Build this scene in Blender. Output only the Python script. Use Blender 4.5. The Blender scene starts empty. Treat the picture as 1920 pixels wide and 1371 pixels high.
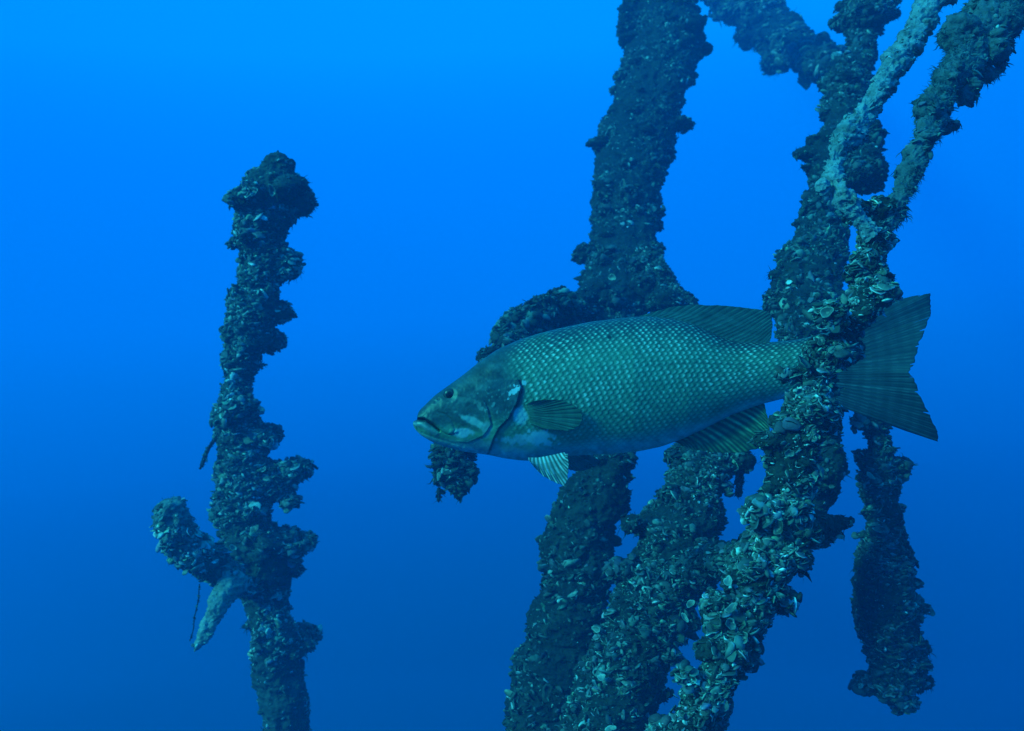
import bpy, math
import numpy as np
from mathutils import Vector

# ------------------------------------------------------------------ camera, world, sun, exposure
SC = bpy.context.scene
COL = SC.collection
R = math.radians
F = 960.0 / math.tan(R(30.0))            # focal length in photo pixels (60 deg horizontal view)

cam_d = bpy.data.cameras.new('camera')
cam_d.sensor_width = 36.0
cam_d.angle = R(60.0)
cam_d.clip_start = 0.02
cam_d.clip_end = 500.0
cam_d.dof.use_dof = True
cam_d.dof.focus_distance = 1.16
cam_d.dof.aperture_fstop = 9.0
cam = bpy.data.objects.new('camera', cam_d)
cam.rotation_euler = (R(90), 0, 0)
COL.objects.link(cam)
SC.camera = cam

W = bpy.data.worlds.new('World')
SC.world = W
W.use_nodes = True
nt = W.node_tree
nt.nodes.clear()
# the light under water by direction: bright and blue-cyan from the surface above, deep blue from below
tc = nt.nodes.new('ShaderNodeTexCoord')
dotn = nt.nodes.new('ShaderNodeVectorMath'); dotn.operation = 'DOT_PRODUCT'
ax = Vector((-0.06, 0.0, 0.98)).normalized()
dotn.inputs[1].default_value = ax
nt.links.new(tc.outputs['Generated'], dotn.inputs[0])
mr = nt.nodes.new('ShaderNodeMapRange')
mr.inputs['From Min'].default_value = -1.0
mr.inputs['From Max'].default_value = 1.0
nt.links.new(dotn.outputs['Value'], mr.inputs['Value'])
ramp = nt.nodes.new('ShaderNodeValToRGB')
ramp.color_ramp.interpolation = 'B_SPLINE'
els = ramp.color_ramp.elements
WS = 1.8                                   # ramp colours stay below 1, the strength carries the rest
stops = [(0.00, (0.0, 0.012, 0.05)), (0.347, (0.0, 0.048, 0.15)), (0.39, (0.0, 0.068, 0.26)), (0.427, (0.0, 0.095, 0.42)),
         (0.453, (0.0, 0.125, 0.57)), (0.50, (0.0, 0.200, 0.88)), (0.53, (0.0, 0.235, 1.08)), (0.61, (0.0, 0.275, 1.30)),
         (0.667, (0.0, 0.37, 1.36)), (1.00, (0.0, 0.75, 1.75))]
stops = [(p, tuple(v / WS for v in c)) for p, c in stops]
els[0].position, els[0].color = stops[0][0], (*stops[0][1], 1)
els[1].position, els[1].color = stops[-1][0], (*stops[-1][1], 1)
for p, c in stops[1:-1]:
    e = els.new(p); e.color = (*c, 1)
nt.links.new(mr.outputs['Result'], ramp.inputs['Fac'])
bg = nt.nodes.new('ShaderNodeBackground')
bg.inputs['Strength'].default_value = WS
nt.links.new(ramp.outputs['Color'], bg.inputs['Color'])
wo = nt.nodes.new('ShaderNodeOutputWorld')
nt.links.new(bg.outputs['Background'], wo.inputs['Surface'])

sun_d = bpy.data.lights.new('sun', 'SUN')
sun_d.energy = 5.0
sun_d.angle = R(14.0)
sun_d.color = (0.06, 1.0, 0.80)           # daylight filtered by the water above
sun = bpy.data.objects.new('sun', sun_d)
sun.rotation_euler = Vector((0.75, 0.46, -0.50)).to_track_quat('-Z', 'Y').to_euler()
COL.objects.link(sun)

SC.view_settings.view_transform = 'Standard'
SC.view_settings.look = 'None'
SC.view_settings.exposure = 0.0
SC.view_settings.gamma = 1.0
SC.cycles.use_denoising = True
SC.cycles.volume_bounces = 0

# ------------------------------------------------------------------ helpers
rng = np.random.default_rng(7)

def P(px, py, Y):
    """photo pixel at distance Y -> point in the place (metres)"""
    px, py, Y = np.broadcast_arrays(np.asarray(px, float), np.asarray(py, float), np.asarray(Y, float))
    return np.stack([(px - 960.0) / F * Y, Y, -(py - 685.5) / F * Y], -1)

def unit(v):
    return v / np.maximum(np.linalg.norm(v, axis=-1, keepdims=True), 1e-9)

def sstep(a, b, x):
    t = np.clip((x - a) / (b - a), 0, 1)
    return t * t * (3 - 2 * t)

def _hash(ix, iy, iz, s):
    h = (ix * 374761393 + iy * 668265263 + iz * 1442695041 + s * 974634533) & 0xffffffff
    h = ((h ^ (h >> 13)) * 1274126177) & 0xffffffff
    h = ((h ^ (h >> 16)) * 2246822519) & 0xffffffff
    return ((h ^ (h >> 15)) & 0xffffff) / float(0xffffff)

def vnoise(p, seed=0):
    """smooth value noise, -1..1"""
    i = np.floor(p).astype(np.int64); f = p - i
    u = f * f * (3 - 2 * f)
    out = 0
    for dx in (0, 1):
        wx = u[..., 0] if dx else 1 - u[..., 0]
        for dy in (0, 1):
            wy = u[..., 1] if dy else 1 - u[..., 1]
            for dz in (0, 1):
                wz = u[..., 2] if dz else 1 - u[..., 2]
                out = out + wx * wy * wz * _hash(i[..., 0] + dx, i[..., 1] + dy, i[..., 2] + dz, seed)
    return out * 2 - 1

def fbm(p, o=4, seed=0):
    a, s, t = 1.0, 0, 0
    for k in range(o):
        s = s + a * vnoise(p * (2.03 ** k) + 17.3 * k, seed + k); t += a; a *= 0.5
    return s / t

def mesh_obj(name, verts, quads, tris, mat, parent=None, col=None, smooth=True):
    me = bpy.data.meshes.new(name)
    quads = np.zeros((0, 4), np.int32) if quads is None else np.asarray(quads, np.int32).reshape(-1, 4)
    tris = np.zeros((0, 3), np.int32) if tris is None else np.asarray(tris, np.int32).reshape(-1, 3)
    nq, nt_ = len(quads), len(tris)
    me.vertices.add(len(verts))
    me.vertices.foreach_set('co', np.asarray(verts, np.float32).ravel())
    me.loops.add(nq * 4 + nt_ * 3)
    me.loops.foreach_set('vertex_index', np.concatenate([quads.ravel(), tris.ravel()]).astype(np.int32))
    me.polygons.add(nq + nt_)
    me.polygons.foreach_set('loop_start', np.concatenate([np.arange(nq) * 4, nq * 4 + np.arange(nt_) * 3]).astype(np.int32))
    me.update(calc_edges=True)
    me.validate()
    me.polygons.foreach_set('use_smooth', np.full(len(me.polygons), smooth))
    if col is not None:
        a = me.color_attributes.new('pigment', 'FLOAT_COLOR', 'POINT')
        c = np.ones((len(verts), 4), np.float32); c[:, :3] = col
        a.data.foreach_set('color', c.ravel())
    me.materials.append(mat)
    o = bpy.data.objects.new(name, me)
    COL.objects.link(o)
    if parent is not None:
        o.parent = parent
    return o

def thing(name, label, cat, loc, group=None):
    o = bpy.data.objects.new(name, None)
    o.empty_display_size = 0.05
    COL.objects.link(o)
    o.location = loc
    o['label'] = label; o['category'] = cat
    if group:
        o['group'] = group
    return o

def make_mat(name, rough, spec=0.4, nscale=60, nmix=0.35, bump=0.3, bdist=0.002, metal=0.0, sheen=0.0, transl=0.0, bscale=None):
    m = bpy.data.materials.new(name); m.use_nodes = True
    t = m.node_tree; b = t.nodes['Principled BSDF']; out = t.nodes['Material Output']
    at = t.nodes.new('ShaderNodeAttribute'); at.attribute_name = 'pigment'
    co = t.nodes.new('ShaderNodeTexCoord')
    n = t.nodes.new('ShaderNodeTexNoise'); n.inputs['Scale'].default_value = nscale; n.inputs['Detail'].default_value = 6
    n.inputs['Roughness'].default_value = 0.65
    t.links.new(co.outputs['Object'], n.inputs['Vector'])
    mrg = t.nodes.new('ShaderNodeMapRange')
    mrg.inputs['From Min'].default_value = 0.3; mrg.inputs['From Max'].default_value = 0.7
    mrg.inputs['To Min'].default_value = 1 - nmix; mrg.inputs['To Max'].default_value = 1 + nmix
    t.links.new(n.outputs['Fac'], mrg.inputs['Value'])
    mx = t.nodes.new('ShaderNodeVectorMath'); mx.operation = 'SCALE'
    t.links.new(at.outputs['Color'], mx.inputs[0]); t.links.new(mrg.outputs['Result'], mx.inputs['Scale'])
    t.links.new(mx.outputs['Vector'], b.inputs['Base Color'])
    b.inputs['Roughness'].default_value = rough
    b.inputs['Specular IOR Level'].default_value = spec
    b.inputs['Metallic'].default_value = metal
    if sheen:
        b.inputs['Sheen Weight'].default_value = sheen
    n2 = n
    if bscale:
        n2 = t.nodes.new('ShaderNodeTexNoise'); n2.inputs['Scale'].default_value = bscale; n2.inputs['Detail'].default_value = 5
        t.links.new(co.outputs['Object'], n2.inputs['Vector'])
    bp = t.nodes.new('ShaderNodeBump'); bp.inputs['Strength'].default_value = bump; bp.inputs['Distance'].default_value = bdist
    t.links.new(n2.outputs['Fac'], bp.inputs['Height'])
    t.links.new(bp.outputs['Normal'], b.inputs['Normal'])
    if transl:
        tr = t.nodes.new('ShaderNodeBsdfTranslucent')
        t.links.new(mx.outputs['Vector'], tr.inputs['Color'])
        ms = t.nodes.new('ShaderNodeMixShader'); ms.inputs['Fac'].default_value = transl
        t.links.new(b.outputs['BSDF'], ms.inputs[1]); t.links.new(tr.outputs['BSDF'], ms.inputs[2])
        t.links.new(ms.outputs['Shader'], out.inputs['Surface'])
    return m

M_CRUST = make_mat('silty_bark', 0.9, 0.2, nscale=70, nmix=0.5, bump=1.0, bdist=0.006, bscale=130)
M_SHELL = make_mat('mussel_shell', 0.8, 0.2, nscale=120, nmix=0.4, bump=0.4, bdist=0.001)
M_PALE = make_mat('pale_shell', 0.45, 0.5, nscale=90, nmix=0.3, bump=0.3, bdist=0.001)
M_ALGAE = make_mat('algae_fuzz', 0.9, 0.1, nscale=50, nmix=0.3, bump=0.0, transl=0.3)
M_SKIN = make_mat('fish_skin', 0.46, 0.4, nscale=55, nmix=0.14, bump=0.12, bdist=0.0006, metal=0.12, bscale=420)
M_FIN = make_mat('fin_membrane', 0.5, 0.4, nscale=40, nmix=0.2, bump=0.1, bdist=0.0005, transl=0.4, bscale=200)
M_EYE = make_mat('fish_eye', 0.3, 0.3, nscale=90, nmix=0.15, bump=0.0)

# ------------------------------------------------------------------ dead trees crusted with mussels
def tube(cen, rad, a1, a2, px, nseg, seed, amp, flat=0.92, lf=1.0):
    """displaced tube; px = metres per photo pixel along it"""
    n = len(cen)
    th = np.linspace(0, 2 * np.pi, nseg, endpoint=False)
    d = a1[:, None, :] * np.cos(th)[None, :, None] + flat * a2[:, None, :] * np.sin(th)[None, :, None]
    base = cen[:, None, :] + d * rad[:, None, None]
    q = base / px[:, None, None] * np.array([1, 1, 1.45])
    disp = (fbm(q / (44 * lf), 2, seed) * 15 + (0.45 - np.abs(fbm(q / (19 * lf), 2, seed + 11))) * 17.0
            + (0.4 - np.abs(fbm(q / 9.0, 2, seed + 23))) * 8.0 + fbm(q / 4.2, 1, seed + 31) * 2.2 - 5.0) * amp
    disp = np.clip(disp, -0.45 * (rad / px)[:, None], None)
    fall = np.minimum(1, rad / (6 * px))[:, None]
    v = base + unit(d) * (disp * fall * px[:, None])[..., None]
    idx = np.arange(n * nseg).reshape(n, nseg)
    j = np.roll(np.arange(nseg), -1)
    quads = np.stack([idx[:-1], idx[:-1][:, j], idx[1:][:, j], idx[1:]], -1).reshape(-1, 4)
    return v.reshape(-1, 3), quads

def end_taper(s, L, cap0, cap1):
    """radius factor along arc length (in px) for rounded free ends"""
    f = np.ones_like(s)
    if cap0: f *= np.sqrt(np.clip(1 - (1 - np.clip(s / cap0, 0, 1)) ** 2, 0.0004, 1))
    if cap1: f *= np.sqrt(np.clip(1 - (1 - np.clip((L - s) / cap1, 0, 1)) ** 2, 0.0004, 1))
    return f

def limb_rows(rows, seed, amp=1.0, shrink=6, cap=(0, 0), nseg=150, step=2.2, lf=1.0):
    """rows of (py, x_left, x_right, Y): horizontal rings of an upright limb"""
    r = np.array(rows, float)
    py = np.arange(r[0, 0], r[-1, 0] + step, step); py = np.clip(py, r[0, 0], r[-1, 0])
    xl, xr, Y = (np.interp(py, r[:, 0], r[:, k]) for k in (1, 2, 3))
    rad = np.maximum((xr - xl) / 2 - shrink, 3) * end_taper(py - py[0], py[-1] - py[0], *cap)
    px = Y / F
    cen = P((xl + xr) / 2, py, Y)
    a1 = np.tile([1.0, 0, 0], (len(py), 1)); a2 = np.tile([0, 1.0, 0], (len(py), 1))
    return tube(cen, rad * px, a1, a2, px, nseg, seed, amp, lf=lf)

def limb_line(pts, seed, amp=1.0, shrink=6, cap=(0, 0), nseg=110, step=2.2, lf=1.0):
    """polyline of (px, py, width, Y): rings square to the line"""
    p = np.array(pts, float)
    seg = np.hypot(np.diff(p[:, 0]), np.diff(p[:, 1]))
    s0 = np.concatenate([[0], np.cumsum(seg)]); L = s0[-1]
    s = np.linspace(0, L, int(L / step) + 2)
    x, y, w, Y = (np.interp(s, s0, p[:, k]) for k in range(4))
    k = np.ones(7) / 7                                     # round the corners a little
    sm = lambda a: np.convolve(np.pad(a, 3, mode='reflect', reflect_type='odd'), k, 'valid')
    x, y, w, Y = sm(x), sm(y), sm(w), sm(Y)
    rad = np.maximum(w / 2 - shrink, 1.0) * end_taper(s, L, *cap)
    pxm = Y / F
    cen = P(x, y, Y)
    t = unit(np.gradient(cen, axis=0))
    a1 = unit(np.cross(t, np.tile([0, 1.0, 0], (len(t), 1)))); a2 = unit(np.cross(t, a1))
    return tube(cen, rad * pxm, a1, a2, pxm, nseg, seed, amp, lf=lf)

def lump(px, py, Y, rx, ry, seed, amp=1.0):
    nu, nv = 40, 56
    u = np.linspace(0.02, np.pi - 0.02, nu); v = np.linspace(0, 2 * np.pi, nv, endpoint=False)
    d = np.stack([np.sin(u)[:, None] * np.cos(v), np.sin(u)[:, None] * np.sin(v), np.cos(u)[:, None] * np.ones(nv)], -1)
    m = Y / F
    base = P(px, py, Y) + d * np.array([rx, (rx + ry) / 2, ry]) * m
    q = base / m
    disp = (fbm(q / 22, 2, seed) * 8 + (0.4 - np.abs(fbm(q / 10, 2, seed + 5))) * 9 - 2) * amp
    disp = np.clip(disp, -0.5 * min(rx, ry), None)
    vv = (base + d * disp[..., None] * m).reshape(-1, 3)
    idx = np.arange(nu * nv).reshape(nu, nv); j = np.roll(np.arange(nv), -1)
    quads = np.stack([idx[:-1], idx[1:], idx[1:][:, j], idx[:-1][:, j]], -1).reshape(-1, 4)
    return vv, quads

def knob(c, r, g, sq):
    u = np.linspace(0.03, np.pi - 0.03, 16); v = np.linspace(0, 2 * np.pi, 22, endpoint=False)
    d = np.stack([np.sin(u)[:, None] * np.cos(v), np.sin(u)[:, None] * np.sin(v), np.cos(u)[:, None] * np.ones(22)], -1)
    q = d * 1.3 + g.uniform(-50, 50, 3)
    k = 1 + 0.45 * fbm(q, 2, 3) + 0.5 * (0.4 - np.abs(fbm(q * 2.4, 2, 4)))
    vv = (c + d * (r * k)[..., None] * sq).reshape(-1, 3)
    idx = np.arange(16 * 22).reshape(16, 22); j = np.roll(np.arange(22), -1)
    return vv, np.stack([idx[:-1], idx[1:], idx[1:][:, j], idx[:-1][:, j]], -1).reshape(-1, 4)

def join(parts):
    V, Q, o = [], [], 0
    for v, q in parts:
        V.append(v); Q.append(q + o); o += len(v)
    return np.concatenate(V), np.concatenate(Q)

def sample(V, Q, n, g, weight=None):
    a, b, c, d = (V[Q[:, k]] for k in range(4))
    nr = np.cross(c - a, d - b); ar = np.linalg.norm(nr, axis=1)
    w = ar if weight is None else ar * weight((a + b + c + d) / 4)
    i = g.choice(len(Q), n, p=w / w.sum())
    s, t = g.random((2, n, 1))
    p = (a[i] * (1 - s) + b[i] * s) * (1 - t) + (d[i] * (1 - s) + c[i] * s) * t
    return p, unit(nr[i])

def frames(n, g):
    r = g.normal(size=n.shape)
    u = unit(np.cross(n, r)); return u, np.cross(n, u)

NS = 10
def shells(p, nrm, size, g, base, domes, shelf, wild, rimk):
    """bulk shells: small domed valves and thin overlapping plates with ragged rims"""
    n = len(p)
    up = np.array([0, 0, 1.0])
    dome = g.random(n) < domes
    N = unit(nrm * np.where(dome, 1.0, 0.6)[:, None] + up * np.where(dome, 0.25, shelf)[:, None]
             + g.normal(size=(n, 3)) * wild * 0.6)
    U, Vv = frames(N, g)
    th = np.linspace(0, 2 * np.pi, NS, endpoint=False)
    k1, k2, p1, p2 = g.normal(size=(4, n, 1))
    rim = 1 + 0.08 * k1 * np.cos(2 * th + p1 * 3) + 0.06 * k2 * np.cos(3 * th + p2 * 3) + g.normal(size=(n, NS)) * 0.05
    rim = np.clip(rim, 0.6, 1.4)
    asp = np.where(dome, g.uniform(0.5, 0.8, n), g.uniform(0.6, 1.0, n))
    cup = np.where(dome, g.uniform(0.35, 0.7, n), g.uniform(-0.45, 0.3, n))
    thick = np.where(dome, 0.3, 0.16)
    ct, st = np.cos(th) + 0.18 * np.sin(th) ** 2, np.sin(th)
    zr = g.normal(size=(n, NS)) * np.where(dome, 0.03, 0.10)[:, None]
    v = np.zeros((n, 2 * NS + 2, 3))
    v[:, 0, 2] = cup
    v[:, 1:1 + NS, 0] = 0.84 * ct * rim; v[:, 1:1 + NS, 1] = 0.84 * st * rim * asp[:, None]
    v[:, 1:1 + NS, 2] = np.where(dome, 0.42, 0.66)[:, None] * cup[:, None] + zr * 0.5
    v[:, 1 + NS:1 + 2 * NS, 0] = ct * rim; v[:, 1 + NS:1 + 2 * NS, 1] = st * rim * asp[:, None]
    v[:, 1 + NS:1 + 2 * NS, 2] = zr
    v[:, -1, 2] = np.minimum(cup, 0) - thick
    v = v * size[:, None, None]
    B = np.stack([U, Vv, N], 1)
    w = np.einsum('nki,nij->nkj', v, B) + (p + nrm * size[:, None] * g.uniform(-0.1, 0.5, (n, 1)))[:, None, :]
    i = np.arange(NS); j = np.roll(i, -1)
    tri = np.concatenate([np.stack([np.zeros(NS, int), 1 + i, 1 + j], 1),
                          np.stack([np.full(NS, 2 * NS + 1), 1 + NS + j, 1 + NS + i], 1)])
    quad = np.stack([1 + i, 1 + NS + i, 1 + NS + j, 1 + j], 1)
    off = (np.arange(n) * (2 * NS + 2))[:, None, None]
    base = np.asarray(base, float)
    tone = (np.exp(g.normal(size=n) * 0.55) * (1 + 0.75 * fbm(p / (np.median(size) * 9), 3, 91)))[:, None, None]
    pale = (g.random((n, 1, 1)) < 0.018) * g.uniform(1.0, 3.0, (n, 1, 1))
    hue = 1 + g.normal(size=(n, 1, 3)) * 0.10
    c = base[None, None, :] * tone * hue * (1 + pale)
    c = np.repeat(c, 2 * NS + 2, 1)
    c[:, 1 + NS:1 + 2 * NS] *= np.clip(g.lognormal(rimk, 0.25 + 0.6 * rimk, (n, 1, 1)), 0.8, 5.5) * np.clip(1 + 0.5 * g.normal(size=(n, NS, 1)), 0.3, 2)
    return w.reshape(-1, 3), (quad[None] + off).reshape(-1, 4), (tri[None] + off).reshape(-1, 3), np.clip(c.reshape(-1, 3), 0, 0.8)

def blades(p, nrm, ln, g, base, droop=0.5, width=0.07):
    n = len(p)
    d = unit(nrm + g.normal(size=(n, 3)) * 0.5 + np.array([0, 0, -droop]))
    side = unit(np.cross(d, g.normal(size=(n, 3))))
    L = ln[:, None]
    wv = side * L * width
    mid = p + d * L * 0.55 + g.normal(size=(n, 3)) * L * 0.08
    tip = p + d * L + np.array([0, 0, -0.25 * droop]) * L + g.normal(size=(n, 3)) * L * 0.12
    v = np.stack([p - wv, p + wv, mid + wv * 0.8, mid - wv * 0.8, tip], 1)
    off = (np.arange(n) * 5)[:, None]
    q = np.array([[0, 1, 2, 3]]) + off; t = np.array([[3, 2, 4]]) + off
    c = np.asarray(base)[None, None] * np.exp(g.normal(size=(n, 1, 1)) * 0.4)
    return v.reshape(-1, 3), q, t, np.repeat(c, 5, 1).reshape(-1, 3)

CORE = np.array([0.018, 0.023, 0.022])
SHELL = np.array([0.050, 0.062, 0.058])
ALG = np.array([0.028, 0.042, 0.038])
seedc = [100]

def build_limb(name, root, parts, nsh, size_px, Yref, label=None, core=CORE, shell=SHELL, fuzz=900, fuzz_px=12,
               domes=0.32, shelf=0.8, wild=0.75, rimk=0.25, pale=(), parent=None, drape=40, alg=ALG, knobs=None, kscale=1.0):
    seedc[0] += 1
    g = np.random.default_rng(seedc[0])
    V, Q = join(parts)
    nk = int(nsh / 26 if knobs is None else knobs)
    nbig = nk // 14 if knobs is None else 0
    if nk:
        kp, kn = sample(V, Q, nk, g)
        V, Q = join(parts + [knob(kp[i] - kn[i] * kr * 0.3, kr, g, np.array([1.1, 1.1, g.uniform(0.5, 0.9)]))
                             for i, kr in ((i, (g.uniform(17, 30) if i < nbig else min(g.lognormal(2.0, 0.45), 20)) * kp[i, 1] / F * kscale) for i in range(nk))])
    loc = np.array(root.location)
    m = Yref / F
    tone = 1 + 0.45 * fbm(V / (m * 60), 3, seedc[0])
    blot = sstep(0.1, 0.5, fbm(V / (m * 25), 3, seedc[0] + 40))[:, None]
    c = np.asarray(core) * tone[:, None] * (1 - blot * 0.5) + np.array([0.04, 0.05, 0.038]) * blot * 0.5
    par = parent or root
    o = mesh_obj(name, V - loc, Q, None, M_CRUST, par, np.clip(c, 0.01, 0.7))
    if label:
        o['label'] = label
    inview = lambda q: np.where((q[:, 2] / q[:, 1] * F < 760) & (q[:, 2] / q[:, 1] * F > -760), 1.0, 0.25)
    # growth comes in zones: mussel beds, and soft silted algae turf with few shells
    zone = lambda q: sstep(-0.28, 0.22, fbm(q / (m * 85), 2, seedc[0] + 7) + 0.5 * fbm(q / (m * 24), 2, seedc[0] + 8))
    patch = lambda q: inview(q) * (0.16 + zone(q))
    turf = lambda q: inview(q) * (1.12 - zone(q))
    # many small shells, fewer big ones
    nsh = int(nsh * 5.0)
    p, n = sample(V, Q, nsh, g, patch)
    zs = (0.75 + 0.45 * zone(p)) * size_px
    size = zs * m * np.where(g.random(nsh) < 0.035, g.uniform(1.1, 2.0, nsh), np.clip(g.lognormal(-0.45, 0.45, nsh), 0.3, 1.6))
    sv, sq, st, scol = shells(p, n, size * 0.60, g, shell, domes, shelf, wild, rimk)
    cr = mesh_obj('mussel_crust', sv - loc, sq, st, M_SHELL, o, scol)
    cr['kind'] = 'stuff'
    if fuzz:
        fuzz = int(fuzz * 3.2)
        p, n = sample(V, Q, fuzz, g, turf)
        bv, bq, bt, bc = blades(p, n, fuzz_px * m * np.clip(g.lognormal(-0.65, 0.5, fuzz), 0.2, 1.6), g, alg, droop=0.35)
        if drape:
            p, n = sample(V, Q, drape, g, inview)
            b2 = blades(p, n * 0.6, fuzz_px * 1.4 * m * g.uniform(0.4, 1.5, drape), g, alg * 0.8, droop=1.2, width=0.22)
            k = len(bv)
            bv, bq, bt, bc = np.concatenate([bv, b2[0]]), np.concatenate([bq, b2[1] + k]), np.concatenate([bt, b2[2] + k]), np.concatenate([bc, b2[3]])
        fz = mesh_obj('algae_fuzz', bv - loc, bq, bt, M_ALGAE, o, bc, smooth=False)
        fz['kind'] = 'stuff'
    for (sx, sy, sr, tilt) in pale:
        # a single conspicuous pale valve, set on the surface where the camera meets it
        proj = np.stack([V[:, 0] / V[:, 1] * F + 960, -V[:, 2] / V[:, 1] * F + 685.5], 1)
        d2 = ((proj - [sx, sy]) ** 2).sum(1) + 1e7 * (V[:, 1] > np.quantile(V[:, 1], 0.999) + 1)
        near = np.where(d2 < (sr * 1.2 + 6) ** 2)[0]
        if not len(near):
            near = np.array([d2.argmin()])
        vi = near[V[near, 1].argmin()]
        pos = P(sx, sy, V[vi, 1] - 0.15 * sr * m)
        nrm = unit(np.array([-0.35, -1.0, 0.45 + tilt]) + g.normal(size=3) * 0.75)
        o2 = pale_shell(pos, nrm, 0.72 * g.uniform(0.6, 1.1) * sr * pos[1] / F, g, loc, o)
    return o

def pale_shell(pos, nrm, r, g, loc, par):
    """one cupped valve: ribbed saucer with a rim and a thickness"""
    nr, nt_ = 7, 22
    rr = np.linspace(0.0, 1, nr); th = np.linspace(0, 2 * np.pi, nt_, endpoint=False)
    rim = 1 + 0.12 * np.cos(2 * th + g.uniform(0, 6)) + 0.10 * np.cos(3 * th + g.uniform(0, 6)) + 0.05 * np.cos(5 * th + g.uniform(0, 6)) + 0.04 * g.normal(size=nt_)
    asp = g.uniform(0.5, 0.95)
    x = rr[:, None] * np.cos(th) * rim; y = rr[:, None] * np.sin(th) * rim * asp
    z = 0.5 * rr[:, None] ** 2 - 0.4 + 0.03 * np.cos(rr[:, None] * 14) + 0.04 * g.normal(size=nt_) * rr[:, None]
    top = np.stack([x, y, z], -1).reshape(-1, 3)
    bot = top * [0.97, 0.97, 1] - [0, 0, 0.10]
    v = np.concatenate([top, bot]) * r
    u, w = frames(nrm[None], g)
    B = np.stack([u[0], w[0], nrm])
    v = v @ B + pos
    i = np.arange(nr * nt_).reshape(nr, nt_); j = np.roll(np.arange(nt_), -1)
    q1 = np.stack([i[:-1], i[1:], i[1:][:, j], i[:-1][:, j]], -1).reshape(-1, 4)
    q2 = q1[:, ::-1] + nr * nt_
    q3 = np.stack([i[-1], i[-1] + nr * nt_, (i[-1] + nr * nt_)[j], i[-1][j]], -1)
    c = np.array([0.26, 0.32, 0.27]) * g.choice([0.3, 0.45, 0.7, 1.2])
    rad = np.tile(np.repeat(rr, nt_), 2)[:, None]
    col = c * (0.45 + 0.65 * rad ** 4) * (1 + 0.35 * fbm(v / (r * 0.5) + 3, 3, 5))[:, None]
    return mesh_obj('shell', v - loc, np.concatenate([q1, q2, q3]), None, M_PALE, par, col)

GROUP = 'dead trees crusted with mussels'

# ---- the lone snag at the left
t1 = thing('dead_tree', 'lone broken dead trunk with a short side stub, standing apart left of the fish',
           'tree', P(600, 2000, 2.1), GROUP)
Y1 = 2.4
rows = [(281, 512, 530), (292, 495, 546), (308, 483, 562), (324, 456, 563), (350, 446, 572), (388, 437, 570), (414, 434, 562),
        (440, 429, 543), (465, 440, 546), (491, 443, 545), (517, 436, 545), (539, 440, 535), (568, 418, 531), (594, 422, 527),
        (619, 412, 520), (645, 416, 515), (664, 408, 495), (690, 409, 491), (705, 413, 482), (740, 403, 481), (771, 392, 491),
        (806, 393, 508), (841, 400, 508), (881, 398, 522), (917, 397, 522), (952, 384, 520), (972, 386, 518), (992, 414, 522),
        (1022, 408, 545), (1063, 410, 552), (1093, 430, 552), (1118, 446, 550), (1158, 456, 560), (1184, 464, 568), (1224, 466, 575),
        (1239, 462, 577), (1284, 467, 580), (1305, 472, 583), (1335, 484, 587), (1371, 487, 589), (1500, 505, 615), (2000, 535, 665)]
rows = [(a, b, c, Y1) for a, b, c in rows]
build_limb('trunk', t1, [limb_rows(rows, 1, 0.7, shrink=12, cap=(26, 0)),
                         lump(562, 378, Y1, 27, 27, 2, 0.5), lump(545, 500, Y1, 20, 24, 3), lump(516, 902, Y1, 28, 34, 4, 1.4), lump(544, 890, Y1, 18, 22, 14, 1.4), lump(540, 932, Y1, 18, 14, 15, 1.4),
                         lump(545, 1022, Y1, 26, 24, 5, 1.4), lump(570, 1014, Y1, 15, 16, 16, 1.4), lump(545, 1062, Y1, 22, 18, 17, 1.4), lump(505, 815, Y1, 18, 18, 6), lump(578, 1212, Y1, 13, 10, 8)],
           5200, 9.5, Y1, shell=SHELL * 1.9, core=CORE * 2.4, alg=ALG * 1.7, fuzz=2600, fuzz_px=11, drape=110,
           pale=[(510, 357, 16, 0.3), (476, 362, 11, 0.2), (484, 576, 17, 0.9), (495, 880, 13, 0.4), (478, 992, 15, -0.5),
                 (437, 1027, 9, 0.2), (452, 954, 15, 0.9), (480, 955, 10, 0.6), (487, 395, 9, 0.5)])
build_limb('branch', t1, [limb_line([(322, 936, 50, 2.02), (325, 962, 62, 2.03), (329, 992, 74, 2.04), (342, 1018, 84, 2.06),
                                     (371, 1041, 78, 2.1), (402, 1063, 74, 2.14), (440, 1088, 60, 2.24), (470, 1100, 50, 2.34)], 21, 0.95, shrink=6, cap=(3, 0))],
           280, 10, 2.05, knobs=26, kscale=0.6, shelf=1.2, shell=SHELL * 2.6, core=np.array([0.13, 0.155, 0.145]), fuzz=300, fuzz_px=8, drape=10,
           label='short stub sticking out to the left')
build_limb('splinter', t1, [limb_line([(440, 1085, 58, 2.12), (428, 1105, 50, 2.09), (406, 1138, 42, 2.05), (388, 1178, 28, 2.03), (364, 1223, 9, 2.02)],
                                      22, 0.5, shrink=2.5, cap=(0, 10))],
           12, 6, 2.05, knobs=0, core=np.array([0.24, 0.26, 0.235]), shell=SHELL * 3, fuzz=20, fuzz_px=7, drape=2)
build_limb('twig', t1, [limb_line([(374, 1095, 6, 2.08), (372, 1125, 5.6, 2.08), (364, 1160, 5.4, 2.08), (363, 1180, 6.4, 2.08), (356, 1202, 5, 2.08)],
                                  23, 0.05, shrink=2, nseg=8)], 14, 3, 2.08, knobs=0, fuzz=12, fuzz_px=6, drape=0)
build_limb('twig', t1, [limb_line([(412, 812, 9, 2.37), (394, 836, 7, 2.36), (385, 852, 8, 2.36), (381, 866, 6, 2.36), (375, 880, 4, 2.36)], 24, 0.12, shrink=0, nseg=12)],
           16, 4, 2.13, knobs=0, fuzz=12, fuzz_px=6, drape=0)

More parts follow.
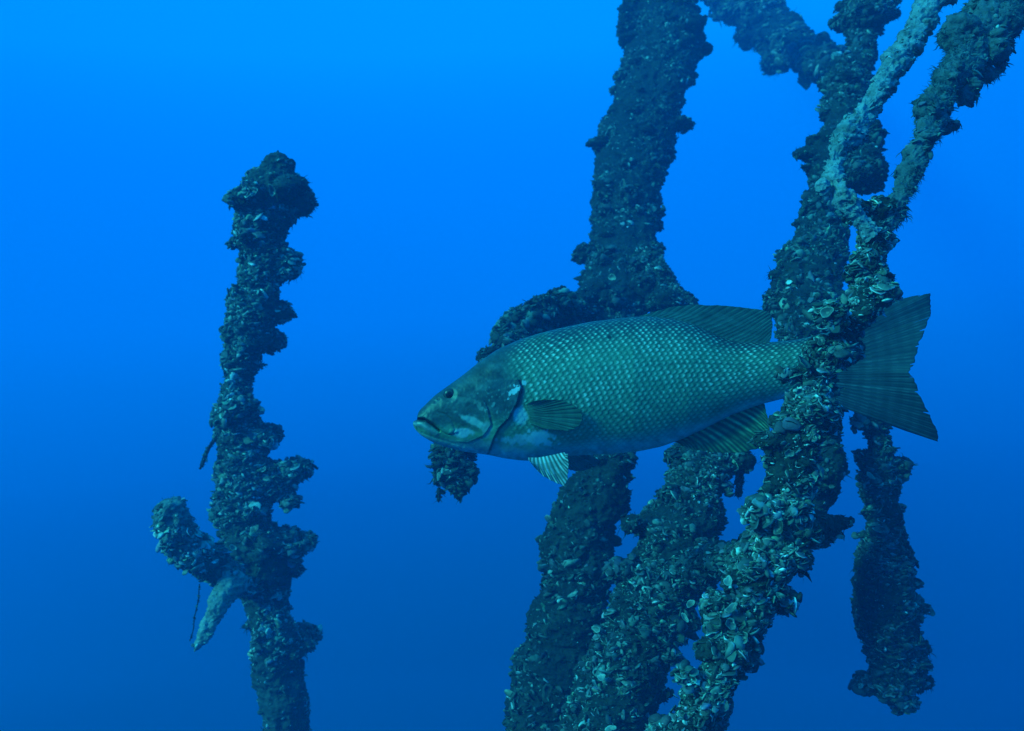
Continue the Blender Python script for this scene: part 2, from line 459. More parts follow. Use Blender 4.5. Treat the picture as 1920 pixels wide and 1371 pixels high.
# ---- the thick tree behind the fish
t2 = thing('dead_tree', 'thick dead tree rising behind the back of the fish, two legs below its belly',
           'tree', P(1040, 2000, 1.7), GROUP)
def zA(y): return np.interp(y, [-200, 0, 300, 560, 850, 1371, 2000], [4.7, 4.3, 3.4, 2.6, 2.0, 1.72, 1.7])
rows = [(-200, 1200, 1350), (0, 1160, 1310), (23, 1176, 1307), (45, 1180, 1320), (77, 1176, 1330), (113, 1157, 1323), (136, 1153, 1311),
        (163, 1148, 1303), (190, 1141, 1292), (217, 1134, 1283), (249, 1114, 1279), (280, 1111, 1271), (317, 1107, 1259), (344, 1104, 1250),
        (384, 1104, 1246), (430, 1102, 1244), (470, 1092, 1247), (497, 1088, 1250), (534, 1078, 1245), (561, 1064, 1220), (600, 1066, 1212),
        (700, 1070, 1200), (852, 1072, 1192), (880, 1070, 1186), (912, 1038, 1186), (937, 1032, 1190), (957, 1018, 1184), (981, 1016, 1166),
        (1005, 1009, 1160), (1033, 1006, 1162), (1061, 1003, 1160), (1081, 1010, 1156), (1113, 1004, 1150), (1154, 980, 1150), (1202, 980, 1150),
        (1234, 950, 1140), (1282, 946, 1135), (1335, 941, 1130), (1371, 940, 1130), (1500, 930, 1140), (2000, 930, 1160)]
rows = [(a, b, c, float(zA(a))) for a, b, c in rows]
build_limb('trunk', t2, [limb_rows(rows, 31, 0.85, shrink=12),
                         lump(1096, 478, 2.85, 17, 18, 33), lump(1050, 565, 2.5, 22, 24, 34), lump(1178, 862, 1.98, 18, 16, 36)],
           7200, 10, 2.2, fuzz=3200, fuzz_px=11, drape=120,
           pale=[(1168, 345, 15, 0.5), (1215, 420, 13, 0.2), (1148, 520, 11, 0.2), (1158, 1152, 13, 0.1), (1074, 1115, 14, 0.2)])
def zB(y): return np.interp(y, [440, 560, 850, 1100, 1371, 2000], [2.75, 2.5, 1.78, 1.55, 1.42, 1.45])
rows = [(455, 1180, 1240), (500, 1196, 1262), (534, 1208, 1288), (561, 1222, 1308), (600, 1232, 1330), (700, 1250, 1370), (800, 1262, 1400), (836, 1270, 1400),
        (872, 1254, 1398), (900, 1248, 1380), (933, 1234, 1366), (957, 1200, 1360), (981, 1178, 1362), (1001, 1190, 1354), (1021, 1188, 1348),
        (1045, 1178, 1340), (1069, 1158, 1335), (1101, 1146, 1322), (1130, 1137, 1314), (1154, 1128, 1296), (1190, 1112, 1286), (1214, 1104, 1268),
        (1242, 1082, 1256), (1282, 1066, 1254), (1335, 1050, 1236), (1371, 1040, 1226), (1500, 1000, 1200), (2000, 950, 1150)]
rows = [(a, b, c, float(zB(a))) for a, b, c in rows]
build_limb('limb', t2, [limb_rows(rows, 41, 0.85, shrink=12, cap=(20, 0)), lump(1183, 982, 1.62, 18, 18, 42), lump(1283, 1165, 1.5, 20, 26, 43),
                        lump(1392, 866, 1.74, 22, 20, 44)],
           6200, 11, 1.6, rimk=0.4, fuzz=2600, fuzz_px=11, drape=120,
           pale=[(1328, 858, 10, 0.4), (1295, 1132, 18, 1.3), (1284, 1158, 17, 1.2), (1128, 1270, 17, 0.3), (1118, 1180, 12, 0.3), (1215, 1110, 11, 0.2), (1145, 1366, 14, 0.2)],
           label='thinner leg slanting down in front of the trunk')
build_limb('twig', t2, [limb_line([(1386, 865, 16, 1.74), (1388, 900, 12, 1.74), (1384, 932, 8, 1.74)], 45, 0.15, shrink=0, nseg=14, cap=(0, 5))], 40, 5, 1.74, knobs=0, fuzz=30, fuzz_px=8, drape=6)
build_limb('branch', t2, [limb_line([(1110, 575, 80, 2.54), (1060, 590, 74, 2.38), (1010, 598, 84, 2.25), (965, 622, 66, 2.2), (930, 680, 60, 2.1),
                                     (890, 750, 56, 2.0), (860, 810, 60, 1.95), (846, 845, 58, 1.92), (848, 875, 52, 1.9), (858, 905, 34, 1.9), (862, 941, 18, 1.9)],
                                    51, 0.85, shrink=6, cap=(0, 10)), lump(1012, 582, 2.24, 26, 24, 52), lump(950, 628, 2.2, 20, 24, 53),
                          lump(820, 868, 1.9, 9, 14, 54, 0.6), lump(824, 895, 1.9, 10, 14, 58, 0.6), lump(823, 928, 1.9, 5, 14, 55, 0.4), lump(878, 888, 1.9, 8, 18, 56, 0.6), lump(846, 905, 1.9, 8, 16, 59, 0.6)],
           2100, 10.5, 2.05, fuzz=900, fuzz_px=10, drape=40, label='branch curving behind the fish head, its tip hanging under the chin',
           pale=[(823, 893, 12, 0.2), (835, 866, 10, 0.3)])
build_limb('branch', t2, [limb_line([(1290, 1065, 80, 1.5), (1330, 1062, 66, 1.38), (1375, 1050, 60, 1.26), (1408, 1036, 56, 1.12), (1430, 1030, 46, 1.03)], 57, 0.8, shrink=6)],
           800, 11, 1.35, fuzz=260, fuzz_px=10, drape=14, label='short branch bridging to the tree at its right')

# ---- the dark tree behind, right
t4 = thing('dead_tree', 'dark dead tree behind the forked one, one branch hanging below the tail fin',
           'tree', P(1300, 2000, 1.7), GROUP)
def zD(y): return np.interp(y, [-200, 0, 300, 600, 900, 2000], [3.3, 3.0, 2.3, 1.8, 1.62, 1.6])
rows = [(-200, 1600, 1740), (0, 1576, 1696), (36, 1580, 1680), (59, 1586, 1658), (81, 1597, 1648), (113, 1570, 1645), (145, 1540, 1638), (194, 1540, 1632),
        (235, 1533, 1628), (271, 1519, 1620), (316, 1510, 1612), (344, 1509, 1606), (389, 1498, 1592), (430, 1485, 1592), (475, 1452, 1588), (511, 1446, 1582),
        (547, 1434, 1580), (579, 1444, 1580), (620, 1449, 1575), (700, 1465, 1575), (800, 1490, 1582), (839, 1500, 1590), (883, 1505, 1590), (927, 1500, 1582),
        (960, 1480, 1550), (1003, 1450, 1540), (1060, 1420, 1500), (1150, 1380, 1450), (1300, 1310, 1380), (1500, 1250, 1340), (2000, 1230, 1370)]
rows = [(a, b, c, float(zD(a))) for a, b, c in rows]
build_limb('trunk', t4, [limb_rows(rows, 61, 0.8, shrink=11), lump(1625, 318, 2.2, 34, 44, 62), lump(1560, 870, 1.58, 26, 40, 63),
                         lump(1634, 255, 2.38, 18, 30, 64), lump(1452, 553, 1.86, 18, 14, 65)],
           6200, 11, 1.9, fuzz=2400, fuzz_px=11, drape=90,
           pale=[(1606, 295, 13, 0.3), (1600, 8, 16, 0.4), (1466, 548, 11, 0.4)])
build_limb('branch', t4, [limb_line([(1320, -110, 120, 7.2), (1375, -30, 112, 6.9), (1425, 40, 96, 6.5), (1470, 85, 84, 6.0), (1520, 108, 58, 5.2), (1565, 128, 46, 4.0), (1600, 150, 46, 2.7)],
                                    71, 0.9, shrink=6), lump(1450, 115, 6.2, 20, 22, 72), lump(1400, 70, 6.5, 18, 20, 73), lump(1542, 82, 5.0, 12, 12, 74)],
           2000, 11, 5.8, fuzz=800, fuzz_px=13, drape=60, label='hazy branch reaching far back to the upper left')
rows = [(640, 1575, 1620, 1.72), (720, 1590, 1640, 1.74), (779, 1597, 1650, 1.75), (795, 1600, 1676), (839, 1618, 1677), (861, 1611, 1684), (888, 1606, 1692), (921, 1613, 1692), (959, 1619, 1693),
        (998, 1617, 1702), (1042, 1597, 1710), (1096, 1590, 1721), (1140, 1594, 1731), (1184, 1599, 1732), (1217, 1618, 1728), (1244, 1630, 1732),
        (1277, 1620, 1735), (1299, 1628, 1722), (1315, 1653, 1708), (1343, 1670, 1697)]
rows = [(r[0], r[1], r[2], r[3] if len(r) > 3 else 1.76) for r in rows]
build_limb('branch', t4, [limb_rows(rows, 81, 0.7, shrink=10, cap=(0, 16)), lump(1607, 792, 1.74, 12, 12, 82),
                          lump(1626, 1284, 1.76, 20, 11, 83), lump(1728, 1280, 1.76, 20, 15, 84), lump(1728, 1215, 1.76, 10, 18, 85)],
           3400, 10, 1.76, knobs=90, kscale=0.85, fuzz=1500, fuzz_px=10, drape=70, shelf=1.0, label='long crusted branch hanging down with a torn lower end',
           pale=[(1632, 892, 13, 0.9)])
build_limb('limb', t4, [limb_line([(1500, 700, 60, 1.68), (1560, 690, 58, 1.7), (1600, 680, 52, 1.72)], 86, 0.6, shrink=5)], 200, 10, 1.7, fuzz=60, drape=4)

# ---- the forked tree in front of the tail
t3 = thing('dead_tree', 'nearest dead tree crossing before the tail of the fish, topped by a V fork',
           'tree', P(900, 2000, 1.0), GROUP)
def zC(y): return np.interp(y, [380, 560, 700, 900, 1371, 2000], [1.16, 1.09, 1.06, 1.04, 0.98, 0.98])
rows = [(395, 1596, 1664), (409, 1594, 1670), (452, 1594, 1675), (488, 1590, 1670), (520, 1584, 1670), (556, 1578, 1676), (588, 1570, 1664), (612, 1564, 1640),
        (636, 1540, 1622), (658, 1500, 1600), (688, 1484, 1586), (719, 1480, 1570), (750, 1473, 1566), (784, 1452, 1566), (839, 1432, 1545), (883, 1424, 1540),
        (927, 1422, 1536), (949, 1406, 1532), (976, 1404, 1530), (1003, 1398, 1524), (1036, 1375, 1512), (1069, 1352, 1500), (1113, 1340, 1472), (1146, 1350, 1464),
        (1173, 1332, 1450), (1211, 1330, 1422), (1250, 1300, 1410), (1277, 1280, 1398), (1310, 1266, 1382), (1337, 1252, 1364), (1371, 1240, 1344), (1500, 1180, 1300), (2000, 840, 980)]
rows = [(a, b, c, float(zC(a))) for a, b, c in rows]
build_limb('trunk', t3, [limb_rows(rows, 91, 0.7, shrink=16), lump(1344, 1130, 1.0, 18, 20, 93), lump(1346, 1175, 1.0, 18, 16, 94),
                         lump(1286, 1265, 0.98, 18, 18, 95), lump(1560, 590, 1.05, 26, 22, 96), lump(1430, 960, 1.01, 24, 26, 97), lump(1655, 548, 1.08, 22, 16, 98), lump(1500, 1060, 1.04, 16, 18, 99)],
           7000, 13, 1.03, fuzz=1700, fuzz_px=11, drape=60, shell=SHELL * 1.3, rimk=0.65,
           pale=[(1550, 585, 18, -0.3), (1540, 640, 14, 0.3), (1508, 680, 24, 0.5), (1532, 820, 14, 0.2), (1460, 990, 24, 0.5), (1418, 995, 10, 0.1),
                 (1495, 955, 22, 0.3), (1443, 1105, 9, 0), (1345, 1165, 17, 0.1), (1365, 1090, 15, 0.2), (1395, 1195, 14, 0.2), (1300, 1275, 13, 0.2), (1372, 1140, 18, 1.0),
                 (1285, 1345, 16, 0.2), (1500, 735, 16, 0.8), (1370, 1170, 15, 0.3), (1480, 850, 13, 0.2)])
build_limb('branch', t3, [limb_line([(1510, 985, 62, 1.05), (1545, 990, 54, 1.07), (1575, 982, 34, 1.08), (1602, 973, 9, 1.1)], 101, 0.4, shrink=2, cap=(0, 5))], 60, 8, 1.08, knobs=2, kscale=0.5, fuzz=60, fuzz_px=8, drape=8,
           core=CORE * 1.4, label='short pointed stub')
bare = np.array([0.19, 0.225, 0.235])
build_limb('branch', t3, [limb_line([(1640, 440, 44, 1.12), (1607, 403, 42, 1.12), (1578, 366, 48, 1.12), (1556, 328, 44, 1.14), (1573, 280, 44, 1.18), (1608, 233, 48, 1.22), (1643, 180, 52, 1.27),
                                     (1678, 127, 51, 1.32), (1708, 77, 51, 1.37), (1741, 18, 58, 1.42), (1800, -90, 60, 1.52)], 103, 0.85, shrink=5),
                          lump(1543, 352, 1.12, 17, 17, 104, 1.0), lump(1738, 45, 1.38, 13, 9, 105, 0.5)],
           70, 6, 1.25, knobs=60, kscale=0.4, core=bare, shell=bare * 0.8, fuzz=900, fuzz_px=7, drape=6, alg=ALG * 4, label='pale silt covered branch, left arm of the V')
build_limb('branch', t3, [limb_line([(1640, 440, 60, 1.14), (1676, 398, 58, 1.15), (1707, 316, 56, 1.18), (1726, 271, 54, 1.2), (1752, 228, 56, 1.24), (1768, 194, 62, 1.27), (1782, 158, 62, 1.3),
                                     (1806, 122, 78, 1.34), (1832, 85, 92, 1.38), (1855, 45, 110, 1.42), (1882, 0, 118, 1.46), (1940, -100, 140, 1.55)], 107, 0.8, shrink=8),
                          lump(1850, 140, 1.36, 22, 14, 108), lump(1877, 122, 1.36, 8, 14, 109, 0.5), lump(1742, 205, 1.24, 28, 28, 110, 0.9), lump(1800, 62, 1.36, 36, 36, 111, 0.9), lump(1812, 178, 1.3, 20, 24, 120, 0.9), lump(1778, 150, 1.29, 30, 26, 121, 0.9), lump(1770, 238, 1.26, 26, 14, 122, 0.9), lump(1850, 95, 1.36, 34, 30, 123, 0.9), lump(1880, 40, 1.4, 40, 34, 124, 0.9)],
           160, 8, 1.3, core=np.array([0.09, 0.115, 0.125]), shell=SHELL * 1.5, fuzz=7000, fuzz_px=11, drape=60, alg=np.array([0.10, 0.14, 0.145]), knobs=90, kscale=1.2, label='thick fuzzy branch, right arm of the V')

# ------------------------------------------------------------------ the fish
fish = thing('fish', 'large greenish bass with pale flecked scales swimming left past the dead trees', 'fish', P(1150, 720, 1.2))
floc = np.array(fish.location)

def yc(x):                                   # the body's mid plane: head a little nearer, tail swinging away
    return 1.185 + 0.06 * ((x - 950) / 600.0) + 0.02 * np.sin((x - 900) / 260.0)

top_pts = np.array([(775, 791), (778, 788.6), (782.4, 787), (783.4, 777), (785, 772.5), (790, 766), (798, 758.6), (815, 741.5), (836, 726.5), (868, 703.4), (900, 677.5), (932, 655.5),
                    (970, 638.5), (1008, 626), (1052, 615), (1110, 603), (1168, 596), (1215, 593), (1261, 596.6), (1292, 604), (1322, 617), (1347, 630), (1372, 638.5),
                    (1414, 642.5), (1460, 640.5), (1491, 637.5), (1522, 631), (1546, 624), (1566, 617)])
bot_pts = np.array([(775, 797), (778, 804.5), (789, 815.7), (807, 827), (830, 836), (856, 843.4), (877, 847.7), (912, 852), (947, 859.4), (975, 863), (1000, 864), (1063, 854.6),
                    (1110, 852), (1154, 850.5), (1197, 846), (1238, 837.5), (1277, 823.5), (1322, 802.5), (1375, 776), (1427, 758), (1464, 748.5), (1500, 743), (1530, 744), (1550, 750), (1566, 757)])
wid_pts = np.array([(775, 5), (783, 15), (800, 26), (836, 37), (868, 46), (930, 60), (1000, 68), (1100, 73), (1180, 73), (1280, 62), (1360, 47), (1430, 34), (1490, 25), (1530, 16), (1548, 8), (1566, 2.5)])
def smooth_interp(x, pts, k=9):
    xs = np.arange(pts[0, 0], pts[-1, 0] + 0.25, 0.5)
    ys = np.interp(xs, pts[:, 0], pts[:, 1])
    if k > 1:
        ker = np.hanning(k * 2 + 3); ker /= ker.sum()
        pad = len(ker) // 2
        ys = np.convolve(np.pad(ys, pad, mode='reflect', reflect_type='odd'), ker, 'valid')
    return np.interp(x, xs, ys)

def ftop(x): return np.where(x < 800, smooth_interp(x, top_pts, 1), smooth_interp(x, top_pts, 22))
def fbot(x): return np.where(x < 800, smooth_interp(x, bot_pts, 3), smooth_interp(x, bot_pts, 22))
def fwid(x): return smooth_interp(x, wid_pts, 12)

NX, NPH = 800, 384
xs = np.concatenate([np.linspace(775, 800, 60, endpoint=False), np.linspace(800, 1566, NX - 60)])
ph = np.linspace(-np.pi, np.pi, NPH, endpoint=False)
T_, B_, Wd = ftop(xs), fbot(xs), fwid(xs)
cy = (T_ + B_) / 2; hh = (B_ - T_) / 2
ca, sa = np.cos(ph), np.sin(ph)
pexp = 0.86
dyn = -np.sign(ca) * np.abs(ca) ** pexp                 # near side negative
# fuller above the lateral line at the shoulders, fuller low at the chest
PY = cy[:, None] - hh[:, None] * sa[None, :]
PX = np.repeat(xs[:, None], NPH, 1)
Yc = yc(xs)
mpp = Yc / F
DY = Wd[:, None] * dyn[None, :]                         # depth offset in px
# where that flank point shows in the photograph (near side); the far side mirrors it
Yn = Yc[:, None] - np.abs(DY) * mpp[:, None]
QX = 960 + (PX - 960) * Yc[:, None] / Yn
QY = 685.5 + (PY - 685.5) * Yc[:, None] / Yn
PHI = np.repeat(np.where(np.abs(ph) <= np.pi / 2, ph, np.sign(ph) * np.pi - ph)[None, :], NX, 0)

def dist_line(px, py, line):
    """signed distance to a polyline (positive on the left of its direction in image space) and position along it"""
    best = np.full(px.shape, 1e9); sg = np.zeros(px.shape); al = np.zeros(px.shape)
    line = np.array(line, float); L = 0
    tot = np.hypot(*np.diff(line, axis=0).T).sum()
    for a, b in zip(line[:-1], line[1:]):
        d = b - a; l2 = (d ** 2).sum(); ln = l2 ** 0.5
        t = np.clip(((px - a[0]) * d[0] + (py - a[1]) * d[1]) / l2, 0, 1)
        ex, ey = px - a[0] - t * d[0], py - a[1] - t * d[1]
        e = np.hypot(ex, ey)
        m = e < best
        best = np.where(m, e, best); sg = np.where(m, np.sign(d[0] * ey - d[1] * ex), sg); al = np.where(m, (L + t * ln) / tot, al)
        L += ln
    return best, sg, al

G = lambda d, s: np.exp(-(d / s) ** 2)
disp = np.zeros_like(PX)                                # outward relief in px
# gill cover: a flap standing proud of the flank, a dark slit behind it
GILL = [(958, 700), (972, 712), (977, 727), (969, 756), (953, 785), (935, 803), (926, 821), (917, 845), (908, 860)]
dg, sgn, al = dist_line(QX, QY, GILL)
ant = sgn > 0                                           # anterior side
fade = sstep(0.0, 0.22, al)
disp += np.where(ant, 5.0 * np.exp(-dg / 26) * fade, 0) - np.where(~ant, 2.6 * G(dg, 4.2) * fade, 0)
slit = np.where(~ant, G(dg - 1.5, 2.6), G(dg, 1.2)) * fade
# bend of the cheek plate
PRE = [(900, 735), (914, 765), (921, 797), (907, 817), (877, 830), (850, 828)]
dp, sp, alp = dist_line(QX, QY, PRE)
disp += np.where(sp > 0, 2.2 * np.exp(-dp / 16), -1.6 * G(dp, 4)) * sstep(0.05, 0.3, alp) * (1 - sstep(0.85, 1, alp))
# mouth: cleft, lips, upper jaw bone
CLEFT = [(770, 787.5), (786, 786.5), (798, 788), (812, 797), (824, 808)]
dc, sc_, alc = dist_line(QX, QY, CLEFT)
cleft = G(dc, np.where(QX < 797, 2.4, 1.7)) * (QX < 826) * np.where(QX < 797, 0.75, 0.4)
LIP = [(774, 795), (790, 797), (806, 807), (818, 814)]
dl, _, _ = dist_line(QX, QY, LIP)
disp += 2.4 * G(dl, 5)
MAX = [(786, 780), (800, 786), (815, 797), (829, 809), (842, 815), (849, 813)]
dm, sm_, alm = dist_line(QX, QY, MAX)
disp += 2.6 * G(dm - 4, 5.5) * (sm_ < 0) * sstep(0.1, 0.4, alm) - 3.0 * G(dm, 1.8) * (sm_ >= 0) * sstep(0.15, 0.3, alm)
MAX2 = [(812, 770), (832, 776), (848, 790), (854, 805), (849, 815)]
d2, _, al2 = dist_line(QX, QY, MAX2)
disp -= 1.6 * G(d2, 2.2) * sstep(0.0, 0.3, al2)
JAW = [(792, 812), (815, 821), (842, 829), (868, 837)]
dj, _, _ = dist_line(QX, QY, JAW)
disp -= 1.3 * G(dj, 2.4)
# eye socket, nostrils, brow
EX, EY = 842.0, 740.0
de = np.hypot(QX - EX, (QY - EY) / 0.98)
disp += 0.7 * G(de - 16, 3.5) - 3.0 * G(de, 9.5)
for nx_, ny_ in ((816, 754), (822, 749)):
    disp -= 2.6 * G(np.hypot(QX - nx_, QY - ny_), 2.0)
disp += (fbm(np.stack([QX, QY, 0 * QX], -1) / 26, 3, 5) * 1.4 + fbm(np.stack([QX, QY, 0 * QX], -1) / 4.5, 2, 6) * 0.4) * (1 - sstep(940, 1000, QX))

# scales, row by row, staggered and overlapping backwards
hs = hh ** 0.72 * 120.0 ** 0.28
arc = PHI * hs[:, None] * 1.02
du, dv = 11.8, 8.8
slant = (QX + 0.16 * (QY - 740)) / du
warp = fbm(np.stack([QX, QY, 0 * QX], -1) / 60, 3, 9) * 0.5
rowf = arc / dv + 40.5 + warp * 0.8
row = np.floor(rowf); bb = rowf - row
offs = 0.5 * (row % 2)
tt = slant + offs + 0.42 * (2 * bb - 1) ** 2 + warp + 0.13 * (_hash(row.astype(np.int64), (row * 0).astype(np.int64), (row * 0).astype(np.int64), 8) - 0.5)
ci = np.floor(tt); t = tt - ci
rnd = _hash(ci.astype(np.int64), row.astype(np.int64), (row * 0).astype(np.int64), 3)
rnd2 = _hash(ci.astype(np.int64), row.astype(np.int64), (row * 0).astype(np.int64), 4)
# where there are scales: behind the gill cover and the nape, fading on the belly
NAPE = np.interp(QY, [560, 640, 660, 690, 712], [1000, 965, 950, 952, 962])
behind = np.where((~ant) & (al > 0.02), sstep(2, 16, dg), 0)
sc_mask = np.where(QY < 712, sstep(-24, 34, QX - NAPE), behind) * (1 - sstep(1520, 1556, QX))
low = sstep(0.62, 0.99, -np.sin(PHI))
chest = sstep(0.25, 0.6, -np.sin(PHI)) * (1 - sstep(1010, 1090, QX))
sc_amp = sc_mask * (1 - 0.75 * low) * (1 - 0.8 * chest)
edge = sstep(0.80, 0.97, t) + (1 - sstep(0.0, 0.10, t))
relief = (t * 1.0 - 0.5) * (1 - 0.25 * rnd) - 0.35 * (np.abs(2 * bb - 1) ** 3)
disp += relief * 0.75 * sc_amp

DY2 = DY * (1 - 0.96 * cleft * (np.abs(ca) > 0.02)) + np.sign(DY) * disp * np.sqrt(np.abs(ca))[None, :]
ver = sa * (1 - np.abs(ca))                              # a little of the relief also goes up and down
verts = P(PX, PY, Yc[:, None])
verts[..., 1] += DY2 * mpp[:, None]
verts = verts.reshape(-1, 3)

# pigment
def mixc(c, d, f): return c * (1 - f[..., None]) + np.array(d) * f[..., None]
up_ = np.sin(PHI)                                       # 1 back, -1 belly
nz = fbm(np.stack([QX / 60, QY / 34, 0 * QX + 3], -1), 4, 15)
nf = fbm(np.stack([QX / 9, QY / 7, 0 * QX + 3], -1), 3, 19)
colr = np.zeros(PX.shape + (3,)) + np.array([0.14, 0.265, 0.140])
colr = mixc(colr, (0.026, 0.042, 0.046), sstep(0.36, 0.95, up_ + 0.08 * nz))
colr = mixc(colr, (0.50, 0.60, 0.56), sstep(0.62, 1.0, -up_ + 0.12 * nz) * 0.85)
bars = sstep(0.15, 0.6, fbm(np.stack([QX / 52, QY / 130, 0 * QX + 9], -1), 3, 29)) * (1 - low)
colr = mixc(colr, (0.08, 0.165, 0.075), bars * 0.55 * sstep(930, 1000, QX))
colr *= (1 + (0.22 + 0.3 * low) * nf)[..., None]
sw = 0.12 + 0.07 * rnd2
pz = fbm(np.stack([QX / 38, QY / 24, 0 * QX + 1], -1), 3, 83)
spot = np.exp(-(((t - 0.40 - 0.24 * rnd2) / sw) ** 2 + ((bb - 0.5 - 0.2 * (rnd - 0.5)) / 0.34) ** 2)) * (0.30 + 0.8 * rnd) * (0.9 + 0.6 * pz)
lum = sstep(-0.55, 0.1, up_) * (1 - sstep(0.72, 0.97, up_))     # brightest flecks above the lateral line
lum = 0.36 + 0.64 * lum * (0.7 + 0.6 * sstep(-0.3, 0.3, nz))
colr = mixc(colr, (0.80, 0.90, 0.62), np.clip(1.35 * spot * sc_amp * lum * (1 - 0.35 * bars), 0, 1))
colr *= (1 - 0.46 * np.clip(edge + sstep(0.75, 1.0, np.abs(2 * bb - 1)) * 0.5, 0, 1) * sc_amp)[..., None]
# head
head = np.clip(1 - sc_mask - chest, 0, 1) * (QX < 985)
colr = mixc(colr, (0.038, 0.060, 0.058), head * sstep(-0.65, 0.0, up_ + 0.1 * nz) * 0.95)
hm_ = fbm(np.stack([QX / 22, QY / 13, 0 * QX + 5], -1), 4, 51)
colr *= np.clip(1 + 0.95 * hm_ * head, 0.3, 2)[..., None]
cell = fbm(np.stack([QX / 3.4, QY / 3.4, 0 * QX], -1), 2, 57)
colr *= (1 + 0.35 * cell * head)[..., None]
def patch(x, y, rx, ry, c, f, rot=0.0, ns=0.5, sc=10):
    global colr
    a, b = np.cos(rot), np.sin(rot)
    ux, uy = (QX - x) * a + (QY - y) * b, -(QX - x) * b + (QY - y) * a
    d = np.hypot(ux / rx, uy / ry) + ns * fbm(np.stack([QX / sc, QY / sc, 0 * QX + x], -1), 3, int(x))
    colr = mixc(colr, c, f * (1 - sstep(0.65, 1.15, d)))
patch(866, 811, 20, 11, (0.46, 0.56, 0.54), 0.8)               # pale cheek
patch(886, 789, 30, 8, (0.40, 0.54, 0.46), 0.75, 0.42)
patch(913, 806, 10, 14, (0.30, 0.38, 0.36), 0.6)
patch(905, 836, 26, 12, (0.22, 0.28, 0.27), 0.7)
patch(872, 795, 34, 6, (0.05, 0.075, 0.055), 0.65, 0.45)         # dark bands across the cheek
patch(885, 768, 40, 6, (0.05, 0.075, 0.055), 0.55, 0.2)
patch(876, 750, 30, 5, (0.14, 0.20, 0.15), 0.4, 0.15)
patch(964, 733, 6, 14, (0.50, 0.58, 0.55), 0.95, 0.9, 2.2, 4)    # white scuff at the corner of the gill cover
patch(975, 782, 17, 19, (0.48, 0.58, 0.55), 0.8)                # pale base of the pectoral fin
patch(1014, 822, 26, 14, (0.55, 0.66, 0.62), 0.85, 0.2, 0.9, 8)
patch(968, 826, 34, 9, (0.46, 0.56, 0.54), 0.7, 0.0, 0.9, 8)
patch(1143, 632, 4, 4, (0.01, 0.012, 0.012), 0.9)                # dark mark on the back
speck = sstep(0.30, 0.55, fbm(np.stack([QX / 4.5, QY / 6, 0 * QX], -1), 2, 77))
colr = mixc(colr, (0.34, 0.42, 0.34), speck * 0.55 * np.exp(-(((QX - 925) / 34) ** 2 + ((QY - 765) / 46) ** 2)) * head)
lips = G(dl, 4.5) * (QX < 824)
colr = mixc(colr, (0.20, 0.26, 0.25), lips * 0.8)
colr = mixc(colr, (0.16, 0.22, 0.21), sstep(4, 14, QY - 800 - 0.45 * (QX - 780)) * (1 - sstep(880, 915, QX)) * 0.7)
colr = mixc(colr, (0.06, 0.10, 0.06), np.exp(-((QY - np.interp(QX, [960, 1100, 1300, 1540], [716, 690, 680, 690])) / 2.2) ** 2) * sc_mask * 0.5 * (np.sin(QX / 3.5) > -0.3))
colr = mixc(colr, (0.02, 0.030, 0.030), np.clip(cleft * 0.8, 0, 1))
colr = mixc(colr, (0.015, 0.02, 0.02), np.clip(slit * 0.6, 0, 1))
patch(1330, 800, 60, 7, (0.36, 0.44, 0.44), 0.6, -0.46, 0.5, 8)   # pale line along the anal fin's base

colr = mixc(colr, (0.07, 0.115, 0.12), sstep(1522, 1548, QX))
idx = np.arange(NX * NPH).reshape(NX, NPH); j = np.roll(np.arange(NPH), -1)
quads = np.stack([idx[:-1], idx[:-1][:, j], idx[1:][:, j], idx[1:]], -1).reshape(-1, 4)
nv = len(verts)
caps = np.stack([P(775, 794, Yc[0]), P(1566, (T_[-1] + B_[-1]) / 2, Yc[-1])])
tris = np.concatenate([np.stack([np.full(NPH, nv), idx[0][j], idx[0]], 1), np.stack([np.full(NPH, nv + 1), idx[-1], idx[-1][j]], 1)])
verts = np.concatenate([verts, caps])
colf = np.concatenate([colr.reshape(-1, 3), colr[0, :1], colr[-1, :1]])
mesh_obj('body', verts - floc, quads, tris, M_SKIN, fish, np.clip(colf, 0.004, 0.8))

# eyes
def eye(side):
    i0 = np.argmin(np.abs(xs - EX)); hE = (EY - cy[i0]) / hh[i0]
    dep = Wd[i0] * (1 - hE ** 2) ** (pexp / 2)
    c = P(EX, EY, Yc[i0] - dep * mpp[i0]); c[1] += 6.0 * mpp[i0]
    if side < 0:
        c = P(EX, EY, Yc[i0]); c[1] += (dep - 6.0) * mpp[i0]
    nu, nv_ = 30, 40
    u = np.linspace(0, np.pi, nu); v = np.linspace(0, 2 * np.pi, nv_, endpoint=False)
    d = np.stack([np.sin(u)[:, None] * np.cos(v), -side * np.cos(u)[:, None] * np.ones(nv_), np.sin(u)[:, None] * np.sin(v)], -1)
    r = 12.0 * mpp[i0]
    vv = c + d * r * np.array([1, 0.82, 1])
    ang = np.sin(u)[:, None] * np.ones(nv_)
    front = (np.cos(u) > 0)[:, None] * np.ones(nv_)
    col = np.zeros((nu, nv_, 3)) + np.array([0.03, 0.042, 0.04])
    col = mixc(col, (0.06, 0.075, 0.06), G(ang - 0.60, 0.05))
    col = mixc(col, (0.006, 0.008, 0.010), (1 - sstep(0.46, 0.54, ang)) * front)
    ii = np.arange(nu * nv_).reshape(nu, nv_); jj = np.roll(np.arange(nv_), -1)
    q = np.stack([ii[:-1], ii[1:], ii[1:][:, jj], ii[:-1][:, jj]], -1).reshape(-1, 4)
    mesh_obj('eye', vv.reshape(-1, 3) - floc, q, None, M_EYE, fish, col.reshape(-1, 3))
eye(1); eye(-1)

